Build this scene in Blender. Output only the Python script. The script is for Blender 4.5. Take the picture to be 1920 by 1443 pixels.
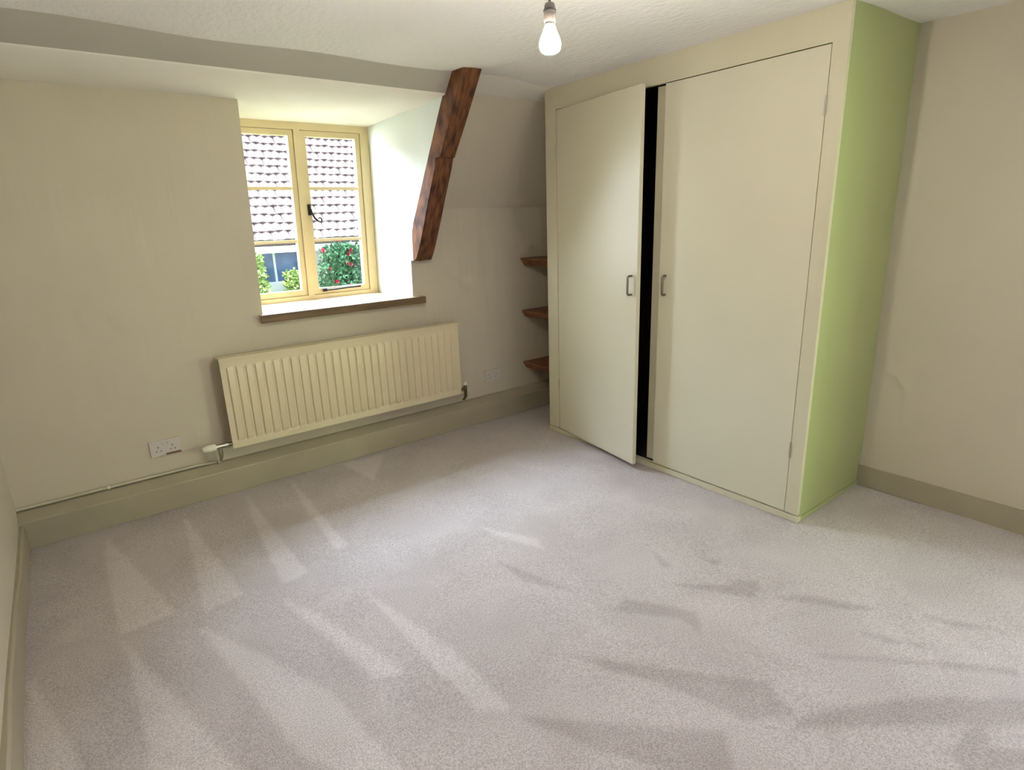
import bpy, bmesh, math, random
import numpy as np
from mathutils import Vector, Matrix

random.seed(7)
for o in list(bpy.data.objects):
    bpy.data.objects.remove(o, do_unlink=True)
scene = bpy.context.scene
COL = scene.collection

# ------------------------------------------------------------------ camera
EYE = Vector((0.0, 0.0, 1.5))
YAW, PITCH, ROLL, FPX = 0.65179906, -0.27592498, -0.0343237, 1101.73
fwd = Vector((math.sin(YAW) * math.cos(PITCH), math.cos(YAW) * math.cos(PITCH), math.sin(PITCH)))
r0 = Vector((math.cos(YAW), -math.sin(YAW), 0.0))
u0 = r0.cross(fwd)
right = r0 * math.cos(ROLL) + u0 * math.sin(ROLL)
upv = -r0 * math.sin(ROLL) + u0 * math.cos(ROLL)
cam_data = bpy.data.cameras.new('camera')
cam_data.sensor_fit = 'HORIZONTAL'
cam_data.sensor_width = 36.0
cam_data.lens = FPX / 1920.0 * 36.0
cam_data.clip_start = 0.02
cam = bpy.data.objects.new('camera', cam_data)
cam.matrix_world = Matrix(((right.x, upv.x, -fwd.x, EYE.x), (right.y, upv.y, -fwd.y, EYE.y),
                           (right.z, upv.z, -fwd.z, EYE.z), (0, 0, 0, 1)))
COL.objects.link(cam)
scene.camera = cam

# ------------------------------------------------------------------ world, sun, window light, exposure
scene.view_settings.view_transform = 'Standard'
scene.view_settings.look = 'None'
scene.view_settings.gamma = 1.0
scene.view_settings.use_curve_mapping = False
scene.view_settings.exposure = 0.0

YF_LIGHT = -2.20
cy = scene.cycles
cy.max_bounces, cy.diffuse_bounces, cy.glossy_bounces, cy.transmission_bounces, cy.transparent_max_bounces = 6, 5, 2, 2, 8
cy.use_adaptive_sampling = True
cy.adaptive_threshold = 0.12
cy.adaptive_min_samples = 16
cy.caustics_reflective = False
cy.caustics_refractive = False
SKY_STRENGTH = 3.5
SUN_STRENGTH = 14.0
world = bpy.data.worlds.new('sky')
scene.world = world
world.use_nodes = True
wn = world.node_tree.nodes
wl = world.node_tree.links
bg = wn['Background']
tc = wn.new('ShaderNodeTexCoord')
sep = wn.new('ShaderNodeSeparateXYZ')
wl.new(tc.outputs['Generated'], sep.inputs[0])
ramp = wn.new('ShaderNodeValToRGB')
ramp.color_ramp.elements[0].position = 0.0
ramp.color_ramp.elements[0].color = (0.80, 0.88, 1.0, 1)
ramp.color_ramp.elements[1].position = 1.0
ramp.color_ramp.elements[1].color = (0.45, 0.65, 1.0, 1)
wl.new(sep.outputs['Z'], ramp.inputs[0])
wl.new(ramp.outputs[0], bg.inputs['Color'])
bg.inputs['Strength'].default_value = SKY_STRENGTH


def light(name, kind, loc, target, energy, color, **kw):
    d = bpy.data.lights.new(name, kind)
    d.energy = energy
    d.color = color
    for k, v in kw.items():
        setattr(d, k, v)
    o = bpy.data.objects.new(name, d)
    o.location = loc
    o.rotation_euler = (Vector(target) - Vector(loc)).to_track_quat('-Z', 'Y').to_euler()
    COL.objects.link(o)
    return o


light('sun', 'SUN', (-4, -5, 14), (0, 0, 0), SUN_STRENGTH, (1.0, 0.96, 0.88), angle=0.01)
# daylight arriving at the dormer window (sky above the neighbour's roof)
light('dormer_window_daylight', 'AREA', (1.42, 4.75, 2.70), (1.55, 2.0, 0.5), 880.0, (0.66, 0.80, 1.0),
      shape='RECTANGLE', size=1.7, size_y=1.1)
# daylight from the open garden to the left of the dormer
light('dormer_side_daylight', 'AREA', (-0.15, 4.95, 1.85), (2.4, 3.0, 1.25), 300.0, (0.80, 0.91, 1.0),
      shape='RECTANGLE', size=1.5, size_y=1.8)
# daylight arriving at the side window, which is beside the camera in the right-hand wall
light('side_window_daylight', 'AREA', (3.76, -0.575, 1.1), (0.0, -0.4, 0.7), 44.0, (0.88, 0.92, 1.0),
      shape='RECTANGLE', size=1.3, size_y=1.35)
# fill lamp added behind the viewer for even frontal light
light('rear_fill_light', 'AREA', (1.9, YF_LIGHT, 1.5), (1.9, 2.0, 1.3), 11.0, (1.0, 0.97, 0.93),
      shape='RECTANGLE', size=1.3, size_y=1.1)
# lamp added outside the side window, aimed up to brighten the ceiling
light('ceiling_fill_light', 'AREA', (4.2, -0.45, 0.15), (0.8, 0.0, 2.28), 75.0, (1.0, 0.96, 0.93),
      shape='RECTANGLE', size=1.0, size_y=0.8)
# light thrown back from the sunlit garden, entering the same window slantwise
light('garden_bounce_light', 'AREA', (4.25, -2.3, 1.15), (2.95, 1.235, 0.5), 110.0, (0.72, 1.0, 0.30),
      shape='RECTANGLE', size=0.9, size_y=1.0)


# ------------------------------------------------------------------ helpers
def link(o, parent=None):
    COL.objects.link(o)
    if parent is not None:
        o.parent = parent
        o.matrix_parent_inverse = parent.matrix_basis.inverted()
    return o


def tag(o, label=None, cat=None, group=None, kind=None):
    if label:
        o['label'] = label
    if cat:
        o['category'] = cat
    if group:
        o['group'] = group
    if kind:
        o['kind'] = kind
    return o


def empty(name, loc, label=None, cat=None, group=None, kind=None):
    o = bpy.data.objects.new(name, None)
    o.empty_display_size = 0.05
    o.location = loc
    COL.objects.link(o)
    return tag(o, label, cat, group, kind)


def obj(name, bm, m, parent=None, smooth=False, bevel=0.0, segs=2):
    if bevel > 0:
        bmesh.ops.bevel(bm, geom=[e for e in bm.edges if len(e.link_faces) == 2 and e.calc_face_angle(0) > 0.6],
                        offset=bevel, segments=segs, profile=0.6, affect='EDGES', clamp_overlap=True)
    bmesh.ops.recalc_face_normals(bm, faces=bm.faces[:])
    me = bpy.data.meshes.new(name)
    bm.to_mesh(me)
    bm.free()
    if smooth:
        for p in me.polygons:
            p.use_smooth = True
        try:
            me.set_sharp_from_angle(angle=0.7)
        except Exception:
            pass
    me.materials.append(m)
    o = bpy.data.objects.new(name, me)
    return link(o, parent)


def box(bm, x0, x1, y0, y1, z0, z1, f=None):
    vs = [bm.verts.new((x, y, z)) for x in (x0, x1) for y in (y0, y1) for z in (z0, z1)]
    for q in ((0, 1, 3, 2), (4, 6, 7, 5), (0, 4, 5, 1), (2, 3, 7, 6), (0, 2, 6, 4), (1, 5, 7, 3)):
        bm.faces.new([vs[i] for i in q])
    return vs


def nb():
    return bmesh.new()


def prism_x(bm, prof, x0, x1):
    """profile of (y, z) points swept along x"""
    a = [bm.verts.new((x0, y, z)) for y, z in prof]
    b = [bm.verts.new((x1, y, z)) for y, z in prof]
    n = len(prof)
    for i in range(n):
        bm.faces.new((a[i], a[(i + 1) % n], b[(i + 1) % n], b[i]))
    bm.faces.new(a)
    bm.faces.new(b[::-1])
    return a + b


def tube(bm, pts, r, n=10, cap=True):
    pts = [Vector(p) for p in pts]
    rs = r if isinstance(r, (list, tuple)) else [r] * len(pts)
    rings = []
    ref = None
    for i, p in enumerate(pts):
        t = ((pts[min(i + 1, len(pts) - 1)] - p).normalized() + (p - pts[max(i - 1, 0)]).normalized()).normalized()
        if ref is None:
            ref = t.orthogonal().normalized()
        ref = (ref - t * ref.dot(t)).normalized()
        s = t.cross(ref)
        rings.append([bm.verts.new(p + (ref * math.cos(2 * math.pi * k / n) + s * math.sin(2 * math.pi * k / n)) * rs[i])
                      for k in range(n)])
    for a, b in zip(rings, rings[1:]):
        for k in range(n):
            bm.faces.new((a[k], a[(k + 1) % n], b[(k + 1) % n], b[k]))
    if cap:
        bm.faces.new(rings[0][::-1])
        bm.faces.new(rings[-1])


def lathe(bm, prof, cx, cy, n=28, axis='z'):
    """prof: (radius, height); closed with caps where radius > 0"""
    rings = []
    for r, h in prof:
        ring = []
        for k in range(n):
            a = 2 * math.pi * k / n
            if axis == 'z':
                ring.append(bm.verts.new((cx + r * math.cos(a), cy + r * math.sin(a), h)))
        rings.append(ring)
    for a, b in zip(rings, rings[1:]):
        for k in range(n):
            bm.faces.new((a[k], a[(k + 1) % n], b[(k + 1) % n], b[k]))
    bm.faces.new(rings[0][::-1])
    bm.faces.new(rings[-1])


def arc_pts(c, r, a0, a1, n, ax1, ax2):
    c, ax1, ax2 = Vector(c), Vector(ax1), Vector(ax2)
    return [c + ax1 * (r * math.cos(a0 + (a1 - a0) * i / n)) + ax2 * (r * math.sin(a0 + (a1 - a0) * i / n)) for i in range(n + 1)]


# ------------------------------------------------------------------ materials
def mat(name, col, rough=0.6, var=0.0, vscale=6.0, bump=0.0, bscale=60.0, bdist=0.002, metal=0.0, detail=2.0,
        stretch=(1, 1, 1), coat=0.0, spec=0.5, col2=None):
    m = bpy.data.materials.new(name)
    m.use_nodes = True
    N, L = m.node_tree.nodes, m.node_tree.links
    p = N['Principled BSDF']
    p.inputs['Roughness'].default_value = rough
    p.inputs['Metallic'].default_value = metal
    p.inputs['Coat Weight'].default_value = coat
    p.inputs['Specular IOR Level'].default_value = spec
    t = N.new('ShaderNodeTexCoord')
    mp = N.new('ShaderNodeMapping')
    mp.inputs['Scale'].default_value = stretch
    L.new(t.outputs['Object'], mp.inputs[0])
    nz = N.new('ShaderNodeTexNoise')
    nz.inputs['Scale'].default_value = vscale
    nz.inputs['Detail'].default_value = detail
    L.new(mp.outputs[0], nz.inputs['Vector'])
    cr = N.new('ShaderNodeValToRGB')
    cr.color_ramp.elements[0].position = 0.3
    cr.color_ramp.elements[1].position = 0.7
    c2 = col2 if col2 else tuple(c * (1 + var) for c in col)
    c1 = col if col2 else tuple(c * (1 - var) for c in col)
    cr.color_ramp.elements[0].color = (*c1, 1)
    cr.color_ramp.elements[1].color = (*c2, 1)
    L.new(nz.outputs['Fac'], cr.inputs[0])
    L.new(cr.outputs[0], p.inputs['Base Color'])
    if bump > 0:
        nb_ = N.new('ShaderNodeTexNoise')
        nb_.inputs['Scale'].default_value = bscale
        nb_.inputs['Detail'].default_value = 3.0
        L.new(mp.outputs[0], nb_.inputs['Vector'])
        b = N.new('ShaderNodeBump')
        b.inputs['Strength'].default_value = bump
        b.inputs['Distance'].default_value = bdist
        L.new(nb_.outputs['Fac'], b.inputs['Height'])
        L.new(b.outputs[0], p.inputs['Normal'])
    return m


def wall_mat(name, col):
    """cream painted lining paper on uneven plaster: soft undulation, faint vertical seams"""
    m = mat(name, col, rough=0.75, var=0.025, vscale=1.7, spec=0.25)
    N, L = m.node_tree.nodes, m.node_tree.links
    p = N['Principled BSDF']
    t = N['Texture Coordinate']
    fine = N.new('ShaderNodeTexNoise')
    fine.inputs['Scale'].default_value = 160.0
    big = N.new('ShaderNodeTexNoise')
    big.inputs['Scale'].default_value = 3.5
    big.inputs['Detail'].default_value = 2.0
    L.new(t.outputs['Object'], fine.inputs['Vector'])
    mp = N.new('ShaderNodeMapping')
    mp.inputs['Scale'].default_value = (3.0, 3.0, 0.35)
    L.new(t.outputs['Object'], mp.inputs[0])
    L.new(mp.outputs[0], big.inputs['Vector'])
    b1 = N.new('ShaderNodeBump')
    b1.inputs['Strength'].default_value = 0.5
    b1.inputs['Distance'].default_value = 0.01
    L.new(big.outputs['Fac'], b1.inputs['Height'])
    b2 = N.new('ShaderNodeBump')
    b2.inputs['Strength'].default_value = 0.12
    b2.inputs['Distance'].default_value = 0.0015
    L.new(fine.outputs['Fac'], b2.inputs['Height'])
    L.new(b1.outputs[0], b2.inputs['Normal'])
    L.new(b2.outputs[0], p.inputs['Normal'])
    return m


def wood_mat(name, dark, light_, rough=0.55, axis_scale=(18, 18, 1.2), bump=0.4, bdist=0.003):
    m = mat(name, dark, rough=rough, col2=light_, vscale=3.0, detail=8.0, stretch=axis_scale, bump=bump, bscale=3.0, bdist=bdist)
    return m


M = {}
M['wall'] = wall_mat('cream wall paper', (0.56, 0.505, 0.40))
M['ceiling'] = mat('white stippled ceiling', (0.86, 0.85, 0.84), rough=0.85, var=0.02, vscale=3, bump=0.8, bscale=45.0, bdist=0.006, spec=0.2,
                   stretch=(1, 0.5, 1))
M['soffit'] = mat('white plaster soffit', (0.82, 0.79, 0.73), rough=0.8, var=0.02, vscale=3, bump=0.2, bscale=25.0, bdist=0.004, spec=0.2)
M['downstand'] = mat('darker plaster downstand', (0.40, 0.375, 0.325), rough=0.8, var=0.02, vscale=3, bump=0.2, bscale=25.0, bdist=0.004, spec=0.2)  # front face toned darker than the walls and soffit
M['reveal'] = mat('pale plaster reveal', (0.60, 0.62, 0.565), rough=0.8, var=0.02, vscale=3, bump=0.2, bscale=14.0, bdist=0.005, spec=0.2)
M['skirting'] = mat('stone painted skirting', (0.36, 0.318, 0.228), rough=0.5, var=0.05, vscale=4, bump=0.1, bscale=30)
M['joinery'] = mat('cream gloss joinery paint', (0.60, 0.565, 0.41), rough=0.38, var=0.02, vscale=2.5, bump=0.05, bscale=8, bdist=0.004)
M['door'] = mat('cream eggshell door paint', (0.63, 0.60, 0.455), rough=0.34, var=0.015, vscale=2.0, bump=0.06, bscale=5, bdist=0.006)
M['side'] = mat('wardrobe side paint with green light', (0.37, 0.41, 0.19), rough=0.45, var=0.02, vscale=2.0, bump=0.05, bscale=8, bdist=0.004)  # green of the light on this side is put into the paint colour
M['inside'] = mat('wardrobe interior shade', (0.02, 0.015, 0.012), rough=0.9)  # near-black colour stands in for the shade inside the wardrobe
M['radiator'] = mat('cream enamel radiator', (0.66, 0.58, 0.39), rough=0.32, var=0.01)
M['brass'] = mat('tarnished brass pipe', (0.22, 0.20, 0.13), rough=0.35, metal=1.0, var=0.15, vscale=30)
M['chrome'] = mat('satin chrome', (0.50, 0.48, 0.42), rough=0.28, metal=1.0)
M['handle'] = mat('dull nickel', (0.24, 0.22, 0.16), rough=0.35, metal=1.0)
M['white_plastic'] = mat('white plastic', (0.70, 0.67, 0.64), rough=0.35)
M['socket'] = mat('off white socket plastic', (0.56, 0.52, 0.48), rough=0.35)
M['holder'] = mat('grey lamp holder plastic', (0.11, 0.095, 0.08), rough=0.45)
M['valve_plastic'] = mat('cream valve plastic', (0.78, 0.75, 0.62), rough=0.35)
M['slot'] = mat('socket slot shadow gap', (0.03, 0.03, 0.03), rough=0.8)
M['neon'] = mat('socket red marker', (0.20, 0.09, 0.06), rough=0.5)
M['pipe_paint'] = mat('painted pipe', (0.50, 0.47, 0.36), rough=0.4, var=0.05, vscale=10)
M['beam'] = wood_mat('old oak beam', (0.030, 0.009, 0.003), (0.21, 0.078, 0.028), rough=0.85, axis_scale=(14, 5, 3), bump=0.9, bdist=0.012)
M['shelf'] = wood_mat('reddish oak shelf', (0.13, 0.045, 0.018), (0.24, 0.10, 0.04), axis_scale=(2, 14, 14))
M['sill'] = wood_mat('oak window board', (0.46, 0.33, 0.19), (0.58, 0.44, 0.28), rough=0.45, axis_scale=(1.5, 16, 16), bump=0.2)  # oak lightened to carry the daylight on the board top
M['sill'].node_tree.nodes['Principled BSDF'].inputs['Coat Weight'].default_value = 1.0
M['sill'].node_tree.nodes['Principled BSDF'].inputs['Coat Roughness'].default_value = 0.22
M['shaded_edge'] = wood_mat('oak edge with shade in colour', (0.10, 0.06, 0.025), (0.20, 0.125, 0.055), rough=0.6, axis_scale=(1.5, 16, 16), bump=0.2)  # same board's front edge, darkened to stand in for its shade
M['frame'] = mat('ochre cream window paint', (0.62, 0.51, 0.28), rough=0.4, var=0.05, vscale=6)
M['iron'] = mat('black iron', (0.02, 0.02, 0.02), rough=0.5, metal=0.6)
M['render'] = mat('white rendered cottage wall', (0.80, 0.80, 0.78), rough=0.9, var=0.04, vscale=4, bump=0.3, bscale=40)
M['white_paint'] = mat('white gloss paint', (0.82, 0.82, 0.80), rough=0.4)
M['lawn'] = mat('lawn grass', (0.07, 0.16, 0.03), rough=0.9, col2=(0.13, 0.25, 0.05), vscale=9)
M['path'] = mat('pale gravel path', (0.45, 0.42, 0.36), rough=0.95, var=0.2, vscale=60)
M['stem'] = mat('rose stem', (0.10, 0.09, 0.04), rough=0.7)
M['rose'] = mat('crimson rose petal', (0.38, 0.008, 0.04), rough=0.5, var=0.25, vscale=25)


def tile_mat():
    m = mat('weathered clay tile', (0.25, 0.21, 0.21), rough=0.8, var=0.12, vscale=20, bump=0.3, bscale=60)
    N, L = m.node_tree.nodes, m.node_tree.links
    p = N['Principled BSDF']
    oi = N.new('ShaderNodeObjectInfo')
    cr = N.new('ShaderNodeValToRGB')
    cr.color_ramp.elements[0].color = (0.75, 0.72, 0.74, 1)
    cr.color_ramp.elements[1].color = (1.1, 1.0, 0.98, 1)
    L.new(oi.outputs['Random'], cr.inputs[0])
    mx = N.new('ShaderNodeMix')
    mx.data_type = 'RGBA'
    mx.blend_type = 'MULTIPLY'
    mx.inputs[0].default_value = 1.0
    src = p.inputs['Base Color'].links[0].from_socket
    L.new(src, mx.inputs[6])
    L.new(cr.outputs[0], mx.inputs[7])
    L.new(mx.outputs[2], p.inputs['Base Color'])
    return m


M['tile'] = tile_mat()


def leaf_mat():
    m = mat('rose leaf', (0.035, 0.13, 0.07), rough=0.45, col2=(0.10, 0.26, 0.13), vscale=7, detail=2)
    return m


M['leaf'] = leaf_mat()
M['light_leaf'] = mat('light green leaf', (0.22, 0.36, 0.10), rough=0.5, col2=(0.40, 0.48, 0.18), vscale=6, detail=2)


def glass_mat(name, tint=(1, 1, 1), gloss=0.06):
    m = bpy.data.materials.new(name)
    m.use_nodes = True
    N, L = m.node_tree.nodes, m.node_tree.links
    N.remove(N['Principled BSDF'])
    out = N['Material Output']
    tr = N.new('ShaderNodeBsdfTransparent')
    tr.inputs[0].default_value = (*tint, 1)
    gl = N.new('ShaderNodeBsdfGlossy')
    gl.inputs['Roughness'].default_value = 0.03
    lw = N.new('ShaderNodeLayerWeight')
    lw.inputs['Blend'].default_value = 0.5
    pw = N.new('ShaderNodeMath')
    pw.operation = 'POWER'
    pw.inputs[1].default_value = 4.0
    L.new(lw.outputs['Facing'], pw.inputs[0])
    fr = N.new('ShaderNodeMath')
    fr.operation = 'MULTIPLY_ADD'
    fr.inputs[1].default_value = 0.6
    fr.inputs[2].default_value = 0.03
    L.new(pw.outputs[0], fr.inputs[0])
    mx = N.new('ShaderNodeMixShader')
    L.new(fr.outputs[0], mx.inputs[0])
    L.new(tr.outputs[0], mx.inputs[1])
    L.new(gl.outputs[0], mx.inputs[2])
    L.new(mx.outputs[0], out.inputs[0])
    return m


M['glass'] = glass_mat('window glass')
M['far_glass'] = mat('dark blue reflecting glass', (0.10, 0.16, 0.30), rough=0.08, var=0.3, vscale=3)


def bulb_mat():
    m = bpy.data.materials.new('glowing bulb glass')
    m.use_nodes = True
    N, L = m.node_tree.nodes, m.node_tree.links
    p = N['Principled BSDF']
    p.inputs['Base Color'].default_value = (1, 0.95, 0.85, 1)
    p.inputs['Emission Color'].default_value = (1.0, 0.91, 0.81, 1)
    p.inputs['Emission Strength'].default_value = 700.0
    return m


M['bulb'] = bulb_mat()


def carpet_mat():
    m = bpy.data.materials.new('grey beige cut pile carpet')
    m.use_nodes = True
    N, L = m.node_tree.nodes, m.node_tree.links
    p = N['Principled BSDF']
    p.inputs['Roughness'].default_value = 0.95
    p.inputs['Specular IOR Level'].default_value = 0.1
    p.inputs['Sheen Weight'].default_value = 0.25
    p.inputs['Sheen Roughness'].default_value = 0.5
    t = N.new('ShaderNodeTexCoord')
    at = N.new('ShaderNodeAttribute')
    at.attribute_name = 'nap'
    # pile direction (vacuum strokes, footprints) shifts the tone of the pile a little
    nz = N.new('ShaderNodeTexNoise')
    nz.inputs['Scale'].default_value = 2.6
    nz.inputs['Detail'].default_value = 4.0
    nz.inputs['Distortion'].default_value = 0.8
    L.new(t.outputs['Object'], nz.inputs['Vector'])
    sc = N.new('ShaderNodeMath')
    sc.operation = 'MULTIPLY_ADD'
    sc.inputs[1].default_value = 0.55
    L.new(nz.outputs['Fac'], sc.inputs[0])
    L.new(at.outputs['Fac'], sc.inputs[2])
    cr = N.new('ShaderNodeValToRGB')
    e = cr.color_ramp.elements
    e[0].position = 0.30
    e[0].color = (0.345, 0.302, 0.288, 1)
    e[1].position = 1.25 / 1.3
    e[1].color = (0.565, 0.515, 0.500, 1)
    L.new(sc.outputs[0], cr.inputs[0])
    # tufts
    sp = N.new('ShaderNodeTexNoise')
    sp.inputs['Scale'].default_value = 190.0
    sp.inputs['Detail'].default_value = 2.0
    L.new(t.outputs['Object'], sp.inputs['Vector'])
    cs = N.new('ShaderNodeValToRGB')
    cs.color_ramp.elements[0].position = 0.33
    cs.color_ramp.elements[0].color = (0.74, 0.73, 0.72, 1)
    cs.color_ramp.elements[1].position = 0.66
    cs.color_ramp.elements[1].color = (1.16, 1.16, 1.17, 1)
    L.new(sp.outputs['Fac'], cs.inputs[0])
    mx = N.new('ShaderNodeMix')
    mx.data_type = 'RGBA'
    mx.blend_type = 'MULTIPLY'
    mx.inputs[0].default_value = 1.0
    L.new(cr.outputs[0], mx.inputs[6])
    L.new(cs.outputs[0], mx.inputs[7])
    L.new(mx.outputs[2], p.inputs['Base Color'])
    b = N.new('ShaderNodeBump')
    b.inputs['Strength'].default_value = 0.5
    b.inputs['Distance'].default_value = 0.004
    L.new(sp.outputs['Fac'], b.inputs['Height'])
    L.new(b.outputs[0], p.inputs['Normal'])
    return m


M['carpet'] = carpet_mat()

# ------------------------------------------------------------------ room dimensions (metres)
XL, XR = -0.36, 3.37          # left and right wall faces
YB, YF = 3.62, -1.90          # window wall face, wall behind the viewer
ZC = 2.28                     # ceiling
YW = 4.08                     # inner face of the dormer window frame


def lean(x, z):               # the old window and its opening lean slightly
    return x + (z - 1.55) * 0.03


# ------------------------------------------------------------------ floor: carpet with nap marks
LIGHT_NAP = [
    [(-0.03, 3.43), (0.14, 2.50), (-0.05, 2.48), (-0.06, 3.17)],
    [(0.32, 3.46), (0.39, 2.45), (0.23, 2.42), (0.27, 2.82)],
    [(0.66, 3.50), (0.66, 2.42), (0.54, 2.40), (0.60, 3.10)],
    [(0.93, 3.52), (0.89, 2.53), (0.83, 2.50), (0.87, 3.14)],
    [(-0.05, 2.44), (0.06, 1.98), (0.16, 1.54), (0.2, 1.2), (-0.05, 1.2), (-0.05, 1.71), (-0.04, 2.09)],
    [(0.19, 2.35), (0.35, 1.99), (0.47, 1.67), (0.52, 1.24), (0.52, 0.9), (0.38, 0.9), (0.38, 1.36), (0.31, 1.50)],
    [(-0.33, 2.44), (-0.27, 2.19), (-0.20, 1.84), (-0.15, 1.3), (-0.34, 1.3)],
    [(0.50, 2.31), (0.59, 2.10), (0.71, 1.59), (0.61, 1.64)],
    [(1.26, 3.50), (1.55, 3.48), (1.31, 3.13)],
    [(0.80, 2.10), (0.90, 1.56), (0.89, 1.23), (0.81, 1.29), (0.79, 1.66)],
    [(1.48, 2.25), (1.62, 1.96), (1.58, 1.87), (1.48, 2.15)],
]
DARK_NAP = [
    [(1.19, 1.30), (1.32, 1.14), (1.61, 0.77), (1.55, 0.65), (1.41, 0.74), (1.40, 0.80), (1.34, 1.00), (1.26, 1.14)],
    [(1.56, 0.64), (1.78, 0.52), (1.94, 0.42), (2.15, 0.23), (2.04, 0.21), (1.87, 0.34), (1.50, 0.63)],
    [(1.75, 0.31), (1.97, 0.31), (2.17, 0.22), (2.06, 0.19), (1.94, 0.27), (1.86, 0.25), (1.94, 0.17), (1.86, 0.15), (1.72, 0.26)],
    [(0.88, 1.21), (1.33, 0.75), (1.23, 0.66), (1.09, 0.78), (0.99, 0.97)],
    [(1.80, 0.78), (1.93, 0.67), (2.30, 0.28), (2.26, 0.27), (2.05, 0.51)],
    [(2.04, 1.00), (2.15, 0.94), (2.30, 0.68), (2.19, 0.78)],
    [(1.59, 1.38), (1.74, 1.14), (1.64, 1.05), (1.66, 1.15), (1.50, 1.35)],
    [(1.80, 1.33), (2.09, 1.07), (1.98, 1.05)],
    [(2.07, 1.35), (2.13, 1.27), (2.06, 1.28)],
    [(2.01, 1.19), (2.10, 1.09), (2.03, 1.10)],
    [(1.96, 1.54), (1.93, 1.45), (1.92, 1.39), (1.88, 1.42)],
    [(2.09, 0.71), (2.21, 0.48), (2.10, 0.61)],
    [(2.36, 0.60), (2.49, 0.37), (2.38, 0.48)],
    [(1.36, 1.94), (1.48, 1.52), (1.36, 1.72)],
]


def in_poly(px, py, poly):
    inside = np.zeros(px.shape, bool)
    n = len(poly)
    for i in range(n):
        x1, y1 = poly[i]
        x2, y2 = poly[(i + 1) % n]
        if y1 == y2:
            continue
        c = ((y1 > py) != (y2 > py)) & (px < (x2 - x1) * (py - y1) / (y2 - y1) + x1)
        inside ^= c
    return inside


def grid_mesh(name, xs, ys, zs):
    nx, ny = len(xs), len(ys)
    X, Y = np.meshgrid(xs, ys, indexing='ij')
    co = np.stack([X, Y, zs], -1).reshape(-1, 3)
    idx = np.arange(nx * ny).reshape(nx, ny)
    f = np.stack([idx[:-1, :-1], idx[1:, :-1], idx[1:, 1:], idx[:-1, 1:]], -1).reshape(-1, 4)
    me = bpy.data.meshes.new(name)
    me.from_pydata(co.tolist(), [], f.tolist())
    return me


xs = np.linspace(XL, XR, 300)
ys = np.linspace(YF, YB, 440)
X, Y = np.meshgrid(xs, ys, indexing='ij')
nap = np.full(X.shape, 0.34)
for P in LIGHT_NAP:
    nap[in_poly(X, Y, P)] = 0.64
for P in DARK_NAP:
    nap[in_poly(X, Y, P)] = 0.08
for _ in range(1):
    n2 = nap.copy()
    n2[1:-1, 1:-1] = (nap[1:-1, 1:-1] * 2 + nap[:-2, 1:-1] + nap[2:, 1:-1] + nap[1:-1, :-2] + nap[1:-1, 2:]) / 6
    nap = n2
Zf = 0.0015 * np.sin(X * 9 + 1.3 * np.sin(Y * 5)) * np.sin(Y * 7) - 0.0015
me = grid_mesh('floor', xs, ys, Zf)
a = me.attributes.new('nap', 'FLOAT', 'POINT')
a.data.foreach_set('value', nap.reshape(-1).astype(np.float32))
me.materials.append(M['carpet'])
for p in me.polygons:
    p.use_smooth = True
floor = link(bpy.data.objects.new('floor', me))
tag(floor, 'pale grey beige cut pile carpet marked by vacuum strokes', kind='structure')

# ------------------------------------------------------------------ ceiling: slightly wavy plaster
xs = np.linspace(XL - 0.05, XR + 0.05, 90)
ys = np.linspace(YF - 0.05, 3.2, 120)
X, Y = np.meshgrid(xs, ys, indexing='ij')
Zc = ZC + 0.010 * np.sin(X * 3.1 + 0.6) * np.cos(Y * 1.7) + 0.006 * np.sin(X * 6.3 + Y * 2.2) + 0.02 * np.clip((X - 2.7) / 0.7, 0, 1)
me = grid_mesh('ceiling', xs, ys, Zc)
me.materials.append(M['ceiling'])
for p in me.polygons:
    p.use_smooth = True
tag(link(bpy.data.objects.new('ceiling', me)), 'white stippled plaster ceiling with uneven surface', kind='structure')

# boxed downstand and its flat soffit running on into the dormer
bm = nb()
n = 40
prof_rows = []
for i in range(n + 1):
    x = XL - 0.1 + (1.962 - XL + 0.1) * i / n
    w = 0.012 * math.sin(x * 2.4 + 0.5) + 0.005 * math.sin(x * 6.1)
    rowv = [(x, 2.875 + w, 2.45), (x, 2.99 + w, 2.28), (x, 3.068 + w, 2.188 + 0.3 * w), (x, 3.082 + w, 2.180 + 0.3 * w), (x, 3.62, 2.164), (x, 4.10, 2.142), (x, 4.30, 2.14), (x, 4.30, 2.45)]
    prof_rows.append([bm.verts.new(v) for v in rowv])
for r1, r2 in zip(prof_rows, prof_rows[1:]):
    for k in range(len(r1)):
        bm.faces.new((r1[k], r1[(k + 1) % len(r1)], r2[(k + 1) % len(r1)], r2[k]))
bm.faces.new(prof_rows[0])
bm.faces.new(prof_rows[-1][::-1])
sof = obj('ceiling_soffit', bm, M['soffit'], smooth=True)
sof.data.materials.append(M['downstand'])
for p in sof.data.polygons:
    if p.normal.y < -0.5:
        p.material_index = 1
tag(sof, 'boxed downstand with a darker front face and flat white soffit over the dormer window', kind='structure')

# ------------------------------------------------------------------ walls
YO = 4.30                     # outer face of the window wall
bm = nb()
vs = box(bm, XL - 0.12, 0.955, YB, YO, 0.965, 2.30)
for v in vs:
    if v.co.x > 0.5:
        v.co.x = lean(0.955, v.co.z) - (0.02 if v.co.y > 4 else 0)
box(bm, XL - 0.12, XR + 0.12, YB, YO, 0.0, 0.965)
tag(obj('wall_back', bm, M['wall']), 'cream papered window wall left of and below the dormer', kind='structure')

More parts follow.
